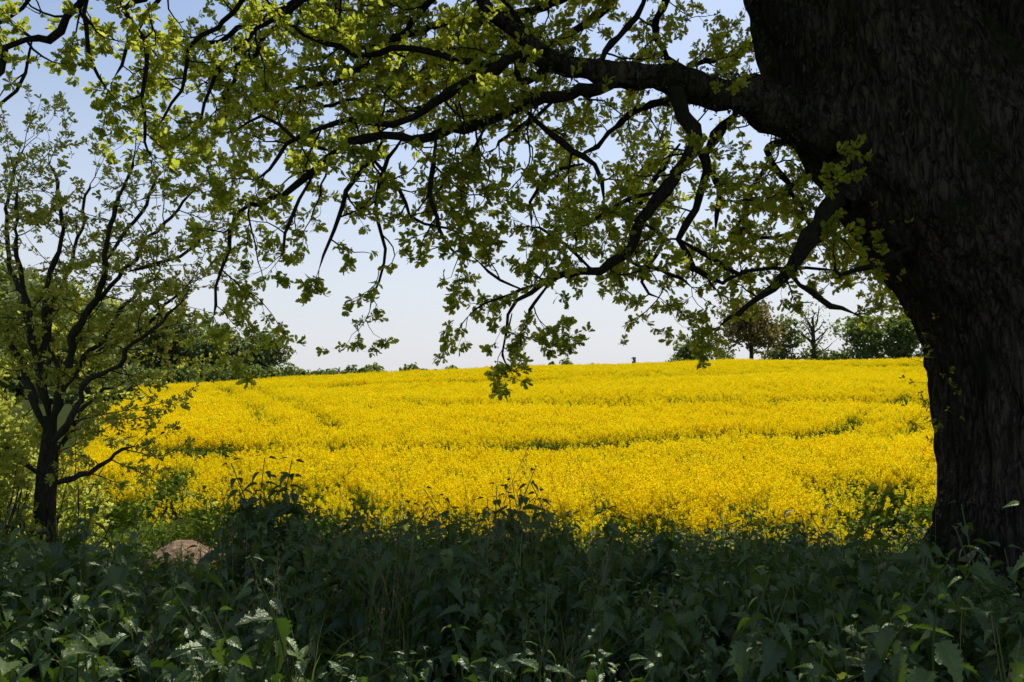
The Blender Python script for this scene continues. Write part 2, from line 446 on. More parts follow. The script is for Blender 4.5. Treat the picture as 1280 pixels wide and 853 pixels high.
random.seed(11)
cfg=dict(step=.07, wander=.28, droop=.5, lift=.7, branch=.64, leafp=.70, ls=1.0)
T=Tree()
T.limb([(790,94,7.1,10),(720,115,7.0,9),(660,134,6.95,8.5),(600,150,6.9,8),(540,164,6.85,7.5),(480,172,6.8,6.5),(430,190,6.7,5.5),(390,212,6.65,5),(350,238,6.6,4.5),(305,262,6.5,3.5),(286,290,6.45,3),(278,330,6.4,2.4),(262,385,6.4,1.6)],cfg,start=.08,every=.17)
T.limb([(665,60,7.0,9),(620,82,6.9,8),(565,112,6.8,7),(515,148,6.75,5.5),(470,158,6.7,4.5),(420,156,6.6,4),(375,170,6.5,3.2),(335,205,6.4,2.4),(300,215,6.35,1.6)],cfg,every=.18)
T.limb([(630,84,6.9,6),(570,75,6.9,5),(510,60,7.0,4.5),(460,62,7.1,4),(400,50,7.2,3),(350,30,7.3,2)],cfg,every=.18)
T.limb([(700,80,7.05,8),(650,100,7.2,5),(655,60,7.3,4.5),(640,10,7.4,4),(600,-20,7.5,3)],cfg)
T.limb([(655,136,6.95,6),(685,165,7.0,6),(715,190,7.05,5),(738,215,7.1,4),(750,250,7.1,2.5)],cfg)
T.limb([(840,104,7.2,13),(852,140,7.1,11.5),(868,175,7.05,10.5),(850,205,7.0,9.5),(826,240,6.95,8.5),(800,278,6.9,8),(780,318,6.85,7),(745,342,6.8,6),(700,348,6.8,5),(660,365,6.8,3.5),(632,395,6.8,2.5),(625,430,6.8,1.6)],cfg,start=.12,every=.15)
T.limb([(868,175,7.05,8),(882,215,7.2,6.5),(872,262,7.25,5.5),(852,295,7.3,5),(862,335,7.3,4),(900,352,7.35,3),(930,345,7.4,2)],cfg)
T.limb([(925,135,7.4,10),(900,170,7.6,8),(885,200,7.7,5),(905,240,7.8,4),(900,290,7.8,3)],cfg)
T.limb([(745,342,6.8,4),(720,320,6.7,3),(690,300,6.6,2.5),(660,290,6.6,1.6)],cfg)
T.limb([(780,318,6.85,4),(800,335,7,3.5),(840,340,7.1,3),(870,355,7.1,2)],cfg)
T.limb([(1090,215,7.6,16),(1050,250,7.3,14),(1022,282,7.2,12.5),(1000,315,7.1,12),(988,348,7.1,9),(955,368,7.1,5),(920,385,7.1,3.5),(893,405,7.1,2)],cfg,start=.3,every=.26,nseg=12,Lr=(.25,.6))
T.limb([(990,345,7.1,7),(1010,368,7.1,5),(1035,390,7.1,4),(1062,402,7.1,3)],cfg,every=.5,Lr=(.15,.3),lvl=0)
T.limb([(1140,310,7.3,6),(1100,325,7.2,4.5),(1060,335,7.1,3),(1040,325,7.1,2)],cfg,Lr=(.25,.5))
T.limb([(850,300,7.2,5),(930,345,7.4,3),(985,335,7.4,2.5),(1040,340,7.5,2)],cfg,Lr=(.25,.5))
for a in ([(545,166,6.85,5),(543,205,6.8,4.5),(538,245,6.8,3.5),(552,290,6.8,3),(578,322,6.8,2)],
          [(480,174,6.8,5),(455,212,6.75,4),(425,255,6.7,3.5),(405,300,6.7,2.5),(402,335,6.7,1.6)],
          [(505,170,6.8,4),(478,215,6.85,3.5),(470,262,6.9,3),(485,310,6.9,2.4),(478,350,6.9,1.8),(474,390,6.9,1.3)],
          [(610,150,6.9,4),(590,190,7.0,3.4),(560,215,7.0,2.6),(545,240,7,1.8)],
          [(395,212,6.6,4),(375,250,6.6,3),(355,290,6.5,2.4),(350,320,6.5,1.6)],
          [(750,92,7.1,6),(760,50,7.2,5),(800,10,7.3,4),(820,-30,7.4,3)],
          [(700,120,7.0,4),(640,170,7.1,3),(625,190,7.1,2)],
          [(690,350,6.8,4),(668,380,6.8,3),(660,400,6.8,2.5)],
          [(660,365,6.8,3),(625,350,6.7,2.5),(600,330,6.7,2)],
          [(700,348,6.8,3),(640,375,6.7,2.5),(605,385,6.7,1.8),(585,400,6.7,1.2)],
          [(826,240,6.95,5),(780,250,7.1,3.5),(740,280,7.1,2.6),(700,300,7.1,1.6)],
          [(800,278,6.95,5),(830,300,7.1,3.5),(800,350,7.1,2.6),(820,370,7.1,1.6)],
          [(420,190,6.7,4),(380,180,6.8,3),(330,160,6.8,2.4),(300,170,6.8,1.6)],
          [(450,180,6.7,4),(500,240,6.8,3),(520,270,6.8,2.4),(575,290,6.8,1.6)],
          [(730,205,7.1,4),(690,215,7.0,3),(668,250,7.0,2.4),(665,285,7,1.6)]):
    T.limb(a,cfg,every=.15,Lr=(.25,.6))
# the long drooping tip at the end of the big descending branch
T.limb([(640,392,6.7,2.4),(634,420,6.7,1.8),(632,445,6.7,1.4),(640,465,6.7,1.1)],dict(cfg,leafp=.35),every=.16,Lr=(.12,.3),lvl=0)
T.limb([(560,-60,7.1,7),(400,-110,6.8,7),(250,-90,6.4,6),(160,-30,6.1,6),(100,5,5.9,5.5),(75,35,5.8,5.5),(45,55,5.7,5),(10,75,5.6,4.5),(-20,110,5.5,3)],cfg,start=.3,Lr=(.25,.6),every=.16)
T.limb([(300,-100,6.4,5),(230,-50,6.1,4.5),(160,5,6.0,4),(182,45,6.0,3.8),(180,85,6.0,3.2),(192,135,6.0,2.8),(190,175,6.0,2),(200,205,6,1.4)],cfg,start=.3,every=.15,Lr=(.2,.5))
T.limb([(120,-40,5.9,4),(104,30,5.8,3.4),(106,75,5.8,2.8),(128,110,5.8,2)],cfg,every=.15,Lr=(.2,.5))
T.limb([(420,-90,6.8,5),(330,-20,6.6,4),(270,40,6.5,3.6),(225,75,6.4,3),(215,110,6.4,2.4),(185,150,6.4,1.6)],cfg,every=.16,Lr=(.3,.6))
T.limb([(500,-60,7,5),(400,0,6.9,4),(340,20,6.8,3.6),(290,70,6.7,3),(262,130,6.7,2.4),(240,165,6.7,1.6)],cfg,every=.17,Lr=(.3,.7))
T.limb([(250,-60,6.4,4),(210,-10,6.3,3.4),(160,50,6.2,2.8),(140,90,6.2,2)],cfg,every=.16,Lr=(.2,.5))
T.limb([(60,-40,5.9,4),(30,10,5.9,3),(-10,40,5.9,2)],cfg,every=.18,Lr=(.2,.5))
T.limb([(40,50,5.7,4),(30,90,5.6,3),(5,140,5.6,2.4),(-15,170,5.6,1.6)],cfg,every=.2,Lr=(.2,.5))
cb=dict(cfg); cb['leafp']=.82; cb['ls']=1.08; cb['branch']=.74
for a in ([(1150,60,9,12),(1060,180,10,8),(990,230,10.3,6),(940,265,10.4,4),(900,300,10.4,2.5)],
          [(1180,200,9,10),(1120,280,9.8,7),(1080,310,10,5),(1100,345,10.1,3.5)],
          [(1010,160,9.5,7),(960,190,10.3,5),(985,240,10.5,4),(1010,290,10.6,2.5)],
          [(1060,250,9.5,6),(1040,290,10.2,5),(1075,315,10.3,3.5),(1120,330,10.4,2.5)],
          [(1100,120,9.4,7),(1080,230,10,5),(1130,260,10.2,4),(1160,300,10.3,2.5)],
          [(900,-60,9,10),(760,-20,9.6,8),(640,20,9.8,6),(520,40,10,5),(430,70,10,4),(350,100,10,2.5)],
          [(780,-10,9.5,7),(700,50,9.8,5),(590,90,10,4),(480,110,10,3),(400,140,10,2)],
          [(860,-50,9.2,7),(820,40,9.6,5),(860,80,9.8,4),(930,60,10,2.5)],
          [(620,-80,9.6,7),(480,-30,9.8,6),(380,0,9.8,5),(300,40,9.8,4),(240,60,9.8,2.5)],
          [(700,-60,9.8,6),(600,-10,10,5),(520,0,10,4),(450,20,10,3)],
          [(880,120,9.6,6),(800,140,10.2,5),(760,170,10.4,4),(720,190,10.4,2)],
          [(960,200,10.3,4),(930,270,10.6,4),(960,300,10.6,3),(990,290,10.6,2)],
          [(1230,40,9,6),(1215,90,9.3,5),(1225,150,9.6,4),(1240,60,9.6,2)],
          [(560,-20,9,5),(470,70,9.2,4),(390,110,9.3,3),(330,130,9.3,2)],
          [(420,-60,8.8,5),(360,20,9,4),(300,90,9,3),(280,150,9,2)],
          [(720,60,9,5),(640,100,9.3,4),(560,60,9.4,3),(520,90,9.4,2)],
          [(850,180,9,5),(820,220,9.3,4),(800,260,9.4,3),(770,270,9.4,2)],
          [(580,95,9.9,4),(540,130,9.9,3),(490,145,9.9,2)]):
    T.limb(a,cb,every=.16,Lr=(.45,1.05),start=.12)
cs=dict(cfg); cs['leafp']=0; cs['droop']=.2; cs['branch']=.4; cs['ls']=0
for i in range(110):
    py=U(230,560)
    ex=np.interp(py,[230,300,400,500,560],[1075,1128,1172,1186,1190])+12
    p=sv(ex,py,U(7.1,7.7))
    cs['ls']=.6 if random.random()<.2 else 0
    T.grow(p, Vector((-1,U(-.8,.3),U(-.2,.6))).normalized(), U(.15,.5), .003, 1 if random.random()<.4 else 0, cs)
T.finish(oak, M_twig, c_oak, 7)

# ---- upper crown out of view, added and shaped to shade the foreground
random.seed(5)
C=Tree()
tops=[Vector(t[:3]) for t in trunk[-4:]]+[Vector(limb2[-1][:3])]
ccfg=dict(step=.35, wander=.22, droop=.1, lift=.4, branch=.45, leafp=0, ls=0)
def underside(x,y): return CAM_Z + .475*y + .25  # follows the top of the view so the shading crown stays unseen
for i in range(26):
    t=random.choice(tops)
    tx=U(-5,10); ty=U(11.5,15.8) if i<19 else U(4,8); tzz=underside(tx,ty)+U(.8,2.2)
    e=Vector((tx,ty,tzz)); m=(t+e)/2+Vector((U(-.6,.6),U(-.6,.6),U(.8,1.6)))
    q=catmull([(*t,.16),(*m,.10),(*e,.03)],.3)
    tube(C.mb,q,8)
    for j in range(4,len(q),2):
        C.grow(Vector(q[j,:3]), (rv(1)+Vector((0,0,.3))).normalized(), U(.8,1.6), .02, 1, ccfg)
C.mb.obj('shade_crown_limbs',[M_bark],smooth=True,parent=oak)
pts=[];rot=[];scl=[]
def spray(n, xr, yr, zr, thr=-.22):
    for _ in range(n):
        x=U(*xr); y=U(*yr)
        e=((x-2.6)/9.4)**2+((y-9)/7.5)**2
        if e>1: continue
        if mnoise.noise(Vector((x*.45,y*.45,3)))<thr: continue
        z=underside(x,y)+U(*zr)*(1-.3*e)
        pts.append((x,y,z)); rot.append((U(-.5,.5),U(-.4,.7),U(0,6.3))); scl.append(U(.9,1.4))
spray(3000,(-7,12),(12.0,16.6),(.25,2.8),-.16)  # dense band placed to shadow the bank but spare the hanging leaves
spray(600,(-7,11),(3.5,8.0),(1.6,3.4),-.05)  # second band placed to shadow the ground nearest the camera
scatter('shade_crown_leaves',pts,rot,scl,rng.integers(0,4,len(pts)),c_spray,parent=oak)
print('crown',len(pts))

# ------------------------------------------------------------------ left tree
random.seed(23)
haw = empty('hawthorn_tree')
H=Tree()
hb=MB()
D=9.3
tube(hb, catmull(svt([(52,720,D,20),(54,660,D,14),(58,610,D,11.5),(61,560,D,10),(63,520,D,8)]),.07), 24, 0, lambda a,s_,P: P[3]*(.15*np.sin(a*4+s_*2)+.10*np.sin(a*9-s_*6)+.12*math.sin(s_*7)))
hb.obj('trunk',[M_bark2],smooth=True,parent=haw)
hc=dict(step=.085, wander=.16, droop=.0, lift=.45, branch=.58, leafp=.75, ls=1.15)
for a in ([(62,540,D,7),(78,470,D,6),(105,400,D-.2,5),(130,330,D-.3,4),(150,260,D-.4,3),(165,195,D-.4,2)],
          [(62,530,D,7),(52,440,D+.1,5.5),(60,360,D+.2,4),(72,280,D+.2,3),(62,200,D+.2,2)],
          [(58,540,D,6),(22,450,D+.2,5),(-20,380,D+.3,4),(-50,300,D+.3,3)],
          [(62,560,D,6),(108,485,D-.5,4),(170,430,D-.9,3),(225,385,D-1,2)],
          [(56,610,D,6),(100,590,D-.2,4),(138,570,D-.3,2.6),(163,560,D-.4,1.6)],
          [(52,470,D,5),(34,400,D-.2,4),(26,320,D-.3,3),(20,230,D-.3,2)],
          [(105,400,D-.2,4),(155,335,D,3),(210,275,D+.1,2.4),(245,235,D+.1,1.6)],
          [(78,470,D,4),(60,400,D+.5,3.4),(95,320,D+.7,2.6),(110,220,D+.7,1.8)],
          [(70,500,D,4),(120,440,D+.5,3.4),(165,370,D+.6,2.6),(200,330,D+.6,1.8)],
          [(56,600,D,5),(10,560,D+.1,4),(-30,540,D+.1,3)],
          [(40,420,D,4),(10,330,D+.4,3.4),(5,260,D+.5,2.6),(30,180,D+.5,1.8)],
          [(130,330,D,3),(180,260,D+.3,2.6),(205,215,D+.4,1.8)],
          [(120,440,D+.5,3),(190,400,D+.6,2.4),(235,350,D+.6,1.8)],
          [(160,340,D,3),(220,320,D,2.4),(262,290,D,1.8)],
          [(56,590,D,5),(90,530,D+.5,3.4),(120,500,D+.6,2.4),(150,490,D+.6,1.8)]):
    H.limb(a,hc,every=.12,Lr=(.4,1.0),start=.12,nseg=7,ksub=.7)
H.finish(haw, M_bark2, c_young, 5)

def shrub(name, cx, cy, rx, ry, h, n, coll, nv, bark, sc=(1.2,2.0)):
    root=empty(name); mb=MB(); P=[];R=[];S=[]
    for i in range(22):
        a=U(0,6.3); e=Vector((cx+math.cos(a)*rx*U(.3,1),cy+math.sin(a)*ry*U(.3,1),tz(cx,cy)+h*U(.5,.95)))
        b=Vector((cx+U(-.15,.15)*rx,cy+U(-.15,.15)*ry,tz(cx,cy)-.1))
        tube(mb,catmull([(*b,.02),(*((b+e)/2+rv(.1)),.012),(*e,.004)],.15),5)
    for i in range(n):
        a=U(0,6.3); rr=U(0,1)**.4; ph=U(0,1)
        x=cx+math.cos(a)*rx*rr*math.sqrt(1-ph*ph*.7); y=cy+math.sin(a)*ry*rr*math.sqrt(1-ph*ph*.7)
        if mnoise.noise(Vector((x*2.2,y*2.2,ph*h*2.2)))<-.12: continue
        P.append((x,y,tz(x,y)+h*ph*(1+.25*mnoise.noise(Vector((x*2,y*2,9)))))); R.append((U(0,6),U(-1.5,.2),U(0,6.3))); S.append(U(*sc))
    mb.obj('stems',[bark],smooth=True,parent=root)
    scatter('leaves',P,R,S,rng.integers(0,nv,len(P)),coll,parent=root,realize=True)
shrub('hawthorn_bush', -5.3, 9.8, .8, .8, 1.7, 1300, c_young, 5, M_bark2,(1.,1.7))
shrub('hawthorn_bush', -5.2, 8.5, .55, .4, 1.5, 500, c_young, 5, M_bark2,(.9,1.5))
shrub('hawthorn_bush', -6.3, 8.6, 1.0, .7, 1.9, 1300, c_young, 5, M_bark2,(1.,1.7))
shrub('hawthorn_bush', -8.3, 12.0, 1.5, 1.4, 2.8, 2200, c_young, 5, M_bark2,(1.5,2.6))
shrub('hawthorn_bush', -11.0, 15.5, 2.2, 1.8, 3.6, 2200, c_young, 5, M_bark2,(2.,3.2))

# ------------------------------------------------------------------ rapeseed crop
random.seed(31)
c_rape = lib('rapeseed_plants')
def flower(mb, p, s, mi):
    u=rv(1).normalized(); w=u.cross(rv(1)).normalized()
    u=u*s; w=w*s
    mb.add([p+u,p+w,p-u,p-w],[(0,1,2,3)],mi)
for k in range(7):
    mb=MB()
    for i in range(14 if k<5 else 6):
        a=U(0,6.3); r=.32*math.sqrt(U(0,1)); b=Vector((math.cos(a)*r,math.sin(a)*r,0)); h=U(1.0,1.22) if k<5 else U(.7,1.1)
        lean=Vector((random.gauss(0,.05),random.gauss(0,.05),0)); top=b+lean+Vector((0,0,h))
        tube(mb,[(*b,.006),(*top,.003)],3,1)
        tips=[(top,lean+Vector((0,0,1)))]
        for j in range(random.choice([2,3,3,4])):
            z0=h*U(.62,.88); p=b+lean*(z0/h)+Vector((0,0,z0)); d=Vector((U(-1,1)*.5,U(-1,1)*.5,1)).normalized(); e=p+d*U(.16,.32)
            mb.add([p+Vector((.002,0,0)),p-Vector((.002,0,0)),e],[(0,1,2)],1); tips.append((e,d))
        for e,d in tips:
            d=d.normalized(); Lr=U(.05,.11)
            for q in range(18):
                t=U(0,1); rad=.032*(1-.55*t)
                flower(mb, e+d*(t*Lr-.03)+rv(1).normalized()*rad, U(.010,.0145), 0)
            for q in range(3):
                p=e-d*U(.03,.12); f=p+rv(.03)+d*.02
                mb.add([p,p+Vector((.003,0,0)),f],[(0,1,2)],1)
        for q in range(4):
            z=U(.15,.8)*h; leaf(mb,RM(b+Vector((0,0,z)),U(0,6.3),U(-.3,.5),U(-.6,.6)),U(.08,.18),SIMPLE,.2,.5,1)
    mb.obj(f'rape_plant_{k}',[M_yellow,M_rapegreen],coll=c_rape)
def jgrid(y0,y1,sp,xf):
    out=[]
    ys_=np.arange(y0,y1,sp)
    for y in ys_:
        w=xf(y); x=np.arange(-w,w,sp)
        out.append(np.stack([x,np.full_like(x,y)],1))
    a=np.vstack(out); a+=rng.uniform(-.5,.5,a.shape)*sp; return a
near=jgrid(9,30,.38,lambda y:.75*y+3); mid=jgrid(30,62,.56,lambda y:.72*y+3); far=jgrid(62,136,.86,lambda y:.70*y+3)
A=np.vstack([near,mid,far]); S=np.concatenate([np.full(len(near),1.),np.full(len(mid),1.15),np.full(len(far),1.35)])
x,y=A[:,0],A[:,1]
fb=10.6
front=fb+np.interp(x,[-9,-6,-3.2,-1.5,4.0,6.0,9],[3.6,3.2,2.3,0,0,1.9,2.2])+.5*wob(x,y*0,1.7,5)
left=-7.6-.40*(y-14)
keep=(y>front)&(x>left)
def band(dd,w): return np.clip(1-np.abs(dd)/w,0,1)
def tram(dd, half=.95, w=.30): return (np.abs(np.abs(dd)-half)<w)
t1=y-(20+.22*x+.012*x*x); t2=y-(34-.16*x+.006*x*x); t3=(x+7.0+.375*(y-27)); t4=y-(58+.18*x); t6=y-(84-.12*x)
t5=x-(9+.62*(y-22))
tr=(tram(t1)|tram(t2)|(tram(t3,.95,.42)&(y>24))|tram(t4,1.1,.5)|tram(t6,1.5,.7)|(tram(t5)&(y>20)))
keep&=~(tr&(rng.random(len(x))<.95))
low=np.maximum.reduce([band(t1,1.6)*(x<9)*(x>-8),band(t2,1.9),band(t4,2.6),band(t6,3.4)])
hole=((x-5.6)**2/1.1+(y-13.8)**2/1.6<1)|((x+5.9)**2/.8+(y-16.2)**2/1.6<1)
keep&=~(hole&(rng.random(len(x))<.75))
edge=np.clip((y-front)/1.8,0,1)
keep&=rng.random(len(x))<(.42+.58*edge)
x,y,S,edge,low=x[keep],y[keep],S[keep],edge[keep],low[keep]
z=terr(x,y)-.02
hs=S*(.92+.09*wob(x,y,.55,3)+.07*wob(x,y,.16,9)+rng.uniform(-.06,.06,len(x)))*(.80+.20*edge)*(1-.28*np.clip(low*1.6,0,1))
idx=np.where(rng.random(len(x))<(.04+.50*(1-edge)),rng.integers(5,7,len(x)),rng.integers(0,5,len(x)))
z=z-(S-1)*1.1
rot=np.stack([rng.normal(0,.05,len(x)),rng.normal(0,.05,len(x)),rng.uniform(0,6.28,len(x))],1)
scatter('rapeseed_crop',np.stack([x,y,z],1),rot,hs,idx,c_rape)
print('rape',len(x))

# ------------------------------------------------------------------ undergrowth
random.seed(41)
c_net=lib('nettles')
for k in range(6):
    mb=MB(); h=U(.45,.8); n=10; bend=Vector((U(-.18,.18),U(-.18,.18),0)); P=[]
    for i in range(6):
        t=i/5; P.append((*(bend*t*t+Vector((0,0,h*t))),.004-.002*t))
    tube(mb,P,4,1)
    for i in range(n):
        t=.2+.8*i/(n-1); p=bend*t*t+Vector((0,0,h*t)); yaw=(i%2)*math.pi/2+U(-.4,.4)
        L=(.115 if t<.7 else .115-.24*(t-.7))*U(.7,1.2)
        for s_ in (0,math.pi):
            leaf(mb,RM(p,yaw+s_+U(-.3,.3),U(-.8,.15)+(.5 if t>.95 else 0),U(-.5,.5))@Matrix.Translation((.018,0,0)),L,NET,U(.15,.55),U(.2,.9))
    mb.obj(f'nettle_{k}',[M_nettle,M_grass],coll=c_net)
def blade(mb,b,yaw,L,w,bend,mi=0,n=5):
    d=Vector((math.cos(yaw),math.sin(yaw),0)); sd=Vector((-d.y,d.x,0)); vs=[]
    for i in range(n+1):
        t=i/n; p=b+Vector((0,0,L*(t-.35*bend*t*t*t)))+d*(L*bend*t*t*.8)
        ww=w*(1-t**2)*.5+.0004
        vs+=[p+sd*ww,p-sd*ww]
    mb.add(vs,[(2*i,2*i+1,2*i+3,2*i+2) for i in range(n)],mi)
c_gr=lib('grass_tufts')
for k in range(5):
    mb=MB()
    for i in range(34):
        b=Vector((random.gauss(0,.07),random.gauss(0,.07),0))
        blade(mb,b,U(0,6.3),U(.3,.8),U(.005,.011),U(.2,1.1),1 if random.random()<.08 else 0,4)
    if k>2:
        for i in range(4):
            b=Vector((random.gauss(0,.06),random.gauss(0,.06),0)); yaw=U(0,6.3); L=U(.7,1.0); d=Vector((math.cos(yaw)*.15,math.sin(yaw)*.15,1)).normalized()
            tube(mb,[(*b,.0015),(*(b+d*L),.001)],3,2)
            for q in range(14):
                p=b+d*(L*U(.78,1.02))+rv(.012); e=p+d*.02+rv(.006)
                mb.add([p,p+Vector((.003,0,0)),e],[(0,1,2)],2)
    mb.obj(f'grass_tuft_{k}',[M_grass,M_straw,M_straw],coll=c_gr)
c_st=lib('grass_stalks')
for k in range(4):
    mb=MB(); yaw=U(0,6.3); L=U(1.05,1.45); P=[]
    for i in range(7):
        t=i/6; P.append((math.cos(yaw)*.18*t*t*L,math.sin(yaw)*.18*t*t*L,L*t,.0028-.0012*t))
    tube(mb,P,4,0)
    e=Vector(P[-1][:3])
    for q in range(36):
        t=U(0,1); p=e-Vector((0,0,t*.22))+rv(.012*(.4+t)); f=p+Vector((0,0,.02))+rv(.006)
        mb.add([p,p+Vector((.005,0,0)),f],[(0,1,2)],0)
    mb.obj(f'stalk_{k}',[M_straw],coll=c_st)
c_mg=lib('margin_plants')
for k in range(4):
    mb=MB()
    for i in range(70):
        b=Vector((random.gauss(0,.16),random.gauss(0,.16),0))
        blade(mb,b,U(0,6.3),U(.12,.35),U(.005,.012),U(.2,1.1),0,3)
    for i in range(36):
        leaf(mb,RM((random.gauss(0,.16),random.gauss(0,.16),U(.03,.25)),U(0,6.3),U(-.4,.6),U(-.5,.5)),U(.04,.09),SIMPLE,.2,.4)
    mb.obj(f'margin_plant_{k}',[M_margin],coll=c_mg)
c_hb=lib('herbs'); c_hw=lib('white_herbs')
for k in range(7):
    mb=MB(); h=U(.45,.7)
    for st in range(5):
        b=Vector((random.gauss(0,.06),random.gauss(0,.06),0)); e=b+Vector((random.gauss(0,.12),random.gauss(0,.12),h*U(.7,1.1)))
        tube(mb,[(*b,.003),(*e,.0015)],3,0)
        for i in range(16):
            t=U(.2,1); p=b.lerp(e,t)
            leaf(mb,RM(p,U(0,6.3),U(-.3,.6),U(-.6,.6)),U(.035,.08)*(1.3-.5*t),HAW,.2,.4)
        if k>=4:
            for q in range(7): flower(mb,e+Vector((random.gauss(0,.03),random.gauss(0,.03),U(0,.02))),.006,1)
    mb.obj(f'herb_{k}',[M_grass,M_white],coll=c_hb if k<4 else c_hw)

def place(name, n, xr, yr, dens, coll, nv, sc, tilt=.16, gap=True, rl=False):
    x=rng.uniform(*xr,n); y=rng.uniform(*yr,n)
    k=(rng.random(n)<dens(x,y)); k&=(np.abs(x)<.70*y+1.8)
    tr_=trunk[1]; k&=((x-tr_[0])**2+(y-tr_[1])**2>.9**2)
    k&=~((((x-SX)/.85)**2+((y-SY)/1.0)**2<1)&(rng.random(n)<.9))
    if gap: k&=~((np.abs(x+.375*y)<.42)&(y>6.6)&(y<12)&(rng.random(n)<.85))
    x,y=x[k],y[k]; n=len(x)
    s=rng.uniform(*sc,n)*(1+.32*wob(x,y,1.3,8)+.18*wob(x,y,3.1,5))*(1-.18*ss(6,7.6,y))
    s*=1+1.0*np.exp(-((x+2.0)**2/.40+(y-7.4)**2/.6))+.25*np.exp(-((x-.3)**2/2.5+(y-7.2)**2/.8))
    s*=1-.45*np.exp(-((x-4.0)**2/1.1+(y-6.0)**2/1.6))
    rot=np.stack([rng.normal(0,tilt,n),rng.normal(0,tilt,n),rng.uniform(0,6.28,n)],1)
    scatter(name,np.stack([x,y,terr(x,y)-.02],1),rot,s,rng.integers(0,nv,n),coll,realize=rl); print(name,n)
netd=lambda x,y: np.clip(.85+.65*wob(x,y,1.0,2),.15,1)*(1-ss(8.0,8.9,y))*np.where(x<-3.8,.4,1)
place('nettle_patch',4200,(-7,8),(1.7,8.9),netd,c_net,6,(.7,1.25),rl=True)
grd=lambda x,y: np.clip(.18-.8*wob(x,y,1.0,2)+.6*np.exp(-(x-1)**2/4-(y-7)**2/2)+.5*ss(8,9,y),.05,1)
place('long_grass',2500,(-8,9),(1.9,10.4),grd,c_gr,5,(.6,1.05),rl=True)
place('hedgerow_herbs',2200,(-9,9),(1.9,10.4),lambda x,y: np.where((x<-2.5)|(x>3.2)|(y>7),.85,.12),c_hb,4,(.6,1.1),rl=True)
place('cow_parsley',60,(3.2,6),(4,6.5),lambda x,y: y*0+1,c_hw,3,(.6,.9))
place('grass_stalks',110,(-5,7),(5.5,9.5),lambda x,y: .3+.7*np.exp(-(x-.6)**2/4),c_st,4,(.55,.95))
mgd=lambda x,y: np.where(y<fb+.4+np.interp(x,[-9,-6,-3.2,-1.5,4.0,6.0,9],[5,3.6,2.7,1.2,1.2,2.6,3]),1.,0)
place('field_margin_grass',3200,(-12,11),(8.4,17),mgd,c_mg,4,(.8,1.5),gap=False)
place('tall_weeds',1000,(-9,10),(8.8,12.0),lambda x,y: np.where(x<-3.2,.22,.9),c_hb,4,(.9,1.6),rl=True)

# ------------------------------------------------------------------ distant trees
def far_crown(mb, lobes, n, s, mi=0, hollow=.5):
    w=np.array([l[3]*l[5] for l in lobes]); w=w/w.sum()
    for li,l in enumerate(lobes):
        for _ in range(int(n*w[li])):
            d=rv(1).normalized(); r=U(hollow,1)**.5
            p0=Vector((l[0]+d.x*l[3]*r,l[1]+d.y*l[4]*r,l[2]+d.z*l[5]*r))
            nz_=mnoise.noise(p0*.9/ max(.6,l[3]*.35)); 
            if nz_<-.18: continue
            p=p0+d*nz_*l[3]*.45
            nrm=(d+rv(.7)).normalized(); u=nrm.cross(rv(1)).normalized(); v=nrm.cross(u)
            a=s*U(.5,1.2)
            mb.add([p+u*a,p+v*a*.7,p-u*a,p-v*a*.7],[(0,1,2,3)],mi)
def far_tree(name, px, py_top, width_px, d, mat, n=2600, leafsize=.22, nl=9, aspect=.5, bare=False):
    top=sv(px,py_top,d); x=top.x; w=width_px*K*d; g=tz(x,d); H_=top.z-g
    root=empty(name); mb=MB()
    tube(mb,[(x,d,g-.3,H_*.035),(x+.1,d,g+H_*.4,H_*.025),(x,d,g+H_*.8,H_*.008)],8,0)
    cf=dict(step=H_*.07,wander=.16,droop=0,lift=.35,branch=.5,leafp=0,ls=0)
    tt=Tree(); 
    for i in range(14 if bare else 8):
        z0=H_*U(.25,.7); a=U(0,6.3)
        tt.grow(Vector((x,d,g+z0)),Vector((math.cos(a),math.sin(a),U(.3,1.1))).normalized(),w*U(.35,.5),H_*.014,2 if bare else 1,cf)
    tt.mb.obj('branches',[M_bark2],smooth=True,parent=root); mb.obj('trunk',[M_bark2],smooth=True,parent=root)
    lobes=[]
    ch=H_*(1-aspect*.35)
    for i in range(nl):
        t=U(0,1); zz=g+H_-ch*(.12+.78*t); rr=w*.5*math.sin(math.pi*(.2+.62*t))*.75; a=U(0,6.3)
        lr=w*U(.16,.26)
        lobes.append((x+math.cos(a)*rr*U(.3,1),d+math.sin(a)*rr*U(.3,1),zz,lr,lr,lr*.8))
    lobes.append((x,d,g+H_-w*.2,w*.22,w*.22,w*.2)); lobes.append((x,d,g+H_*.55,w*.3,w*.3,H_*.25))
    cm=MB(); far_crown(cm,lobes,n,leafsize); cm.obj('crown',[mat],parent=root)
random.seed(61)
far_tree('beech_tree',938,376,92,142,M_far3,4800,.38,15,.9)
far_tree('ash_tree',978,394,50,150,M_far1,2000,.34,8,.9)
far_tree('bare_oak_tree',1016,378,68,146,M_far2,700,.26,8,.5,bare=True)
far_tree('lime_tree',1078,394,74,150,M_far2,3400,.40,11,1)
far_tree('lime_tree',1125,396,70,147,M_far2,3400,.40,11,1)
far_tree('ash_tree',862,426,50,150,M_far1,1800,.36,9,1)
far_tree('field_maple_tree',330,416,80,126,M_far1,4200,.36,13,1)
far_tree('field_maple_tree',276,408,70,130,M_far1,3400,.36,10,1)
far_tree('ash_tree',793,446,10,150,M_far1,300,.22,4,.6)
wm=MB()
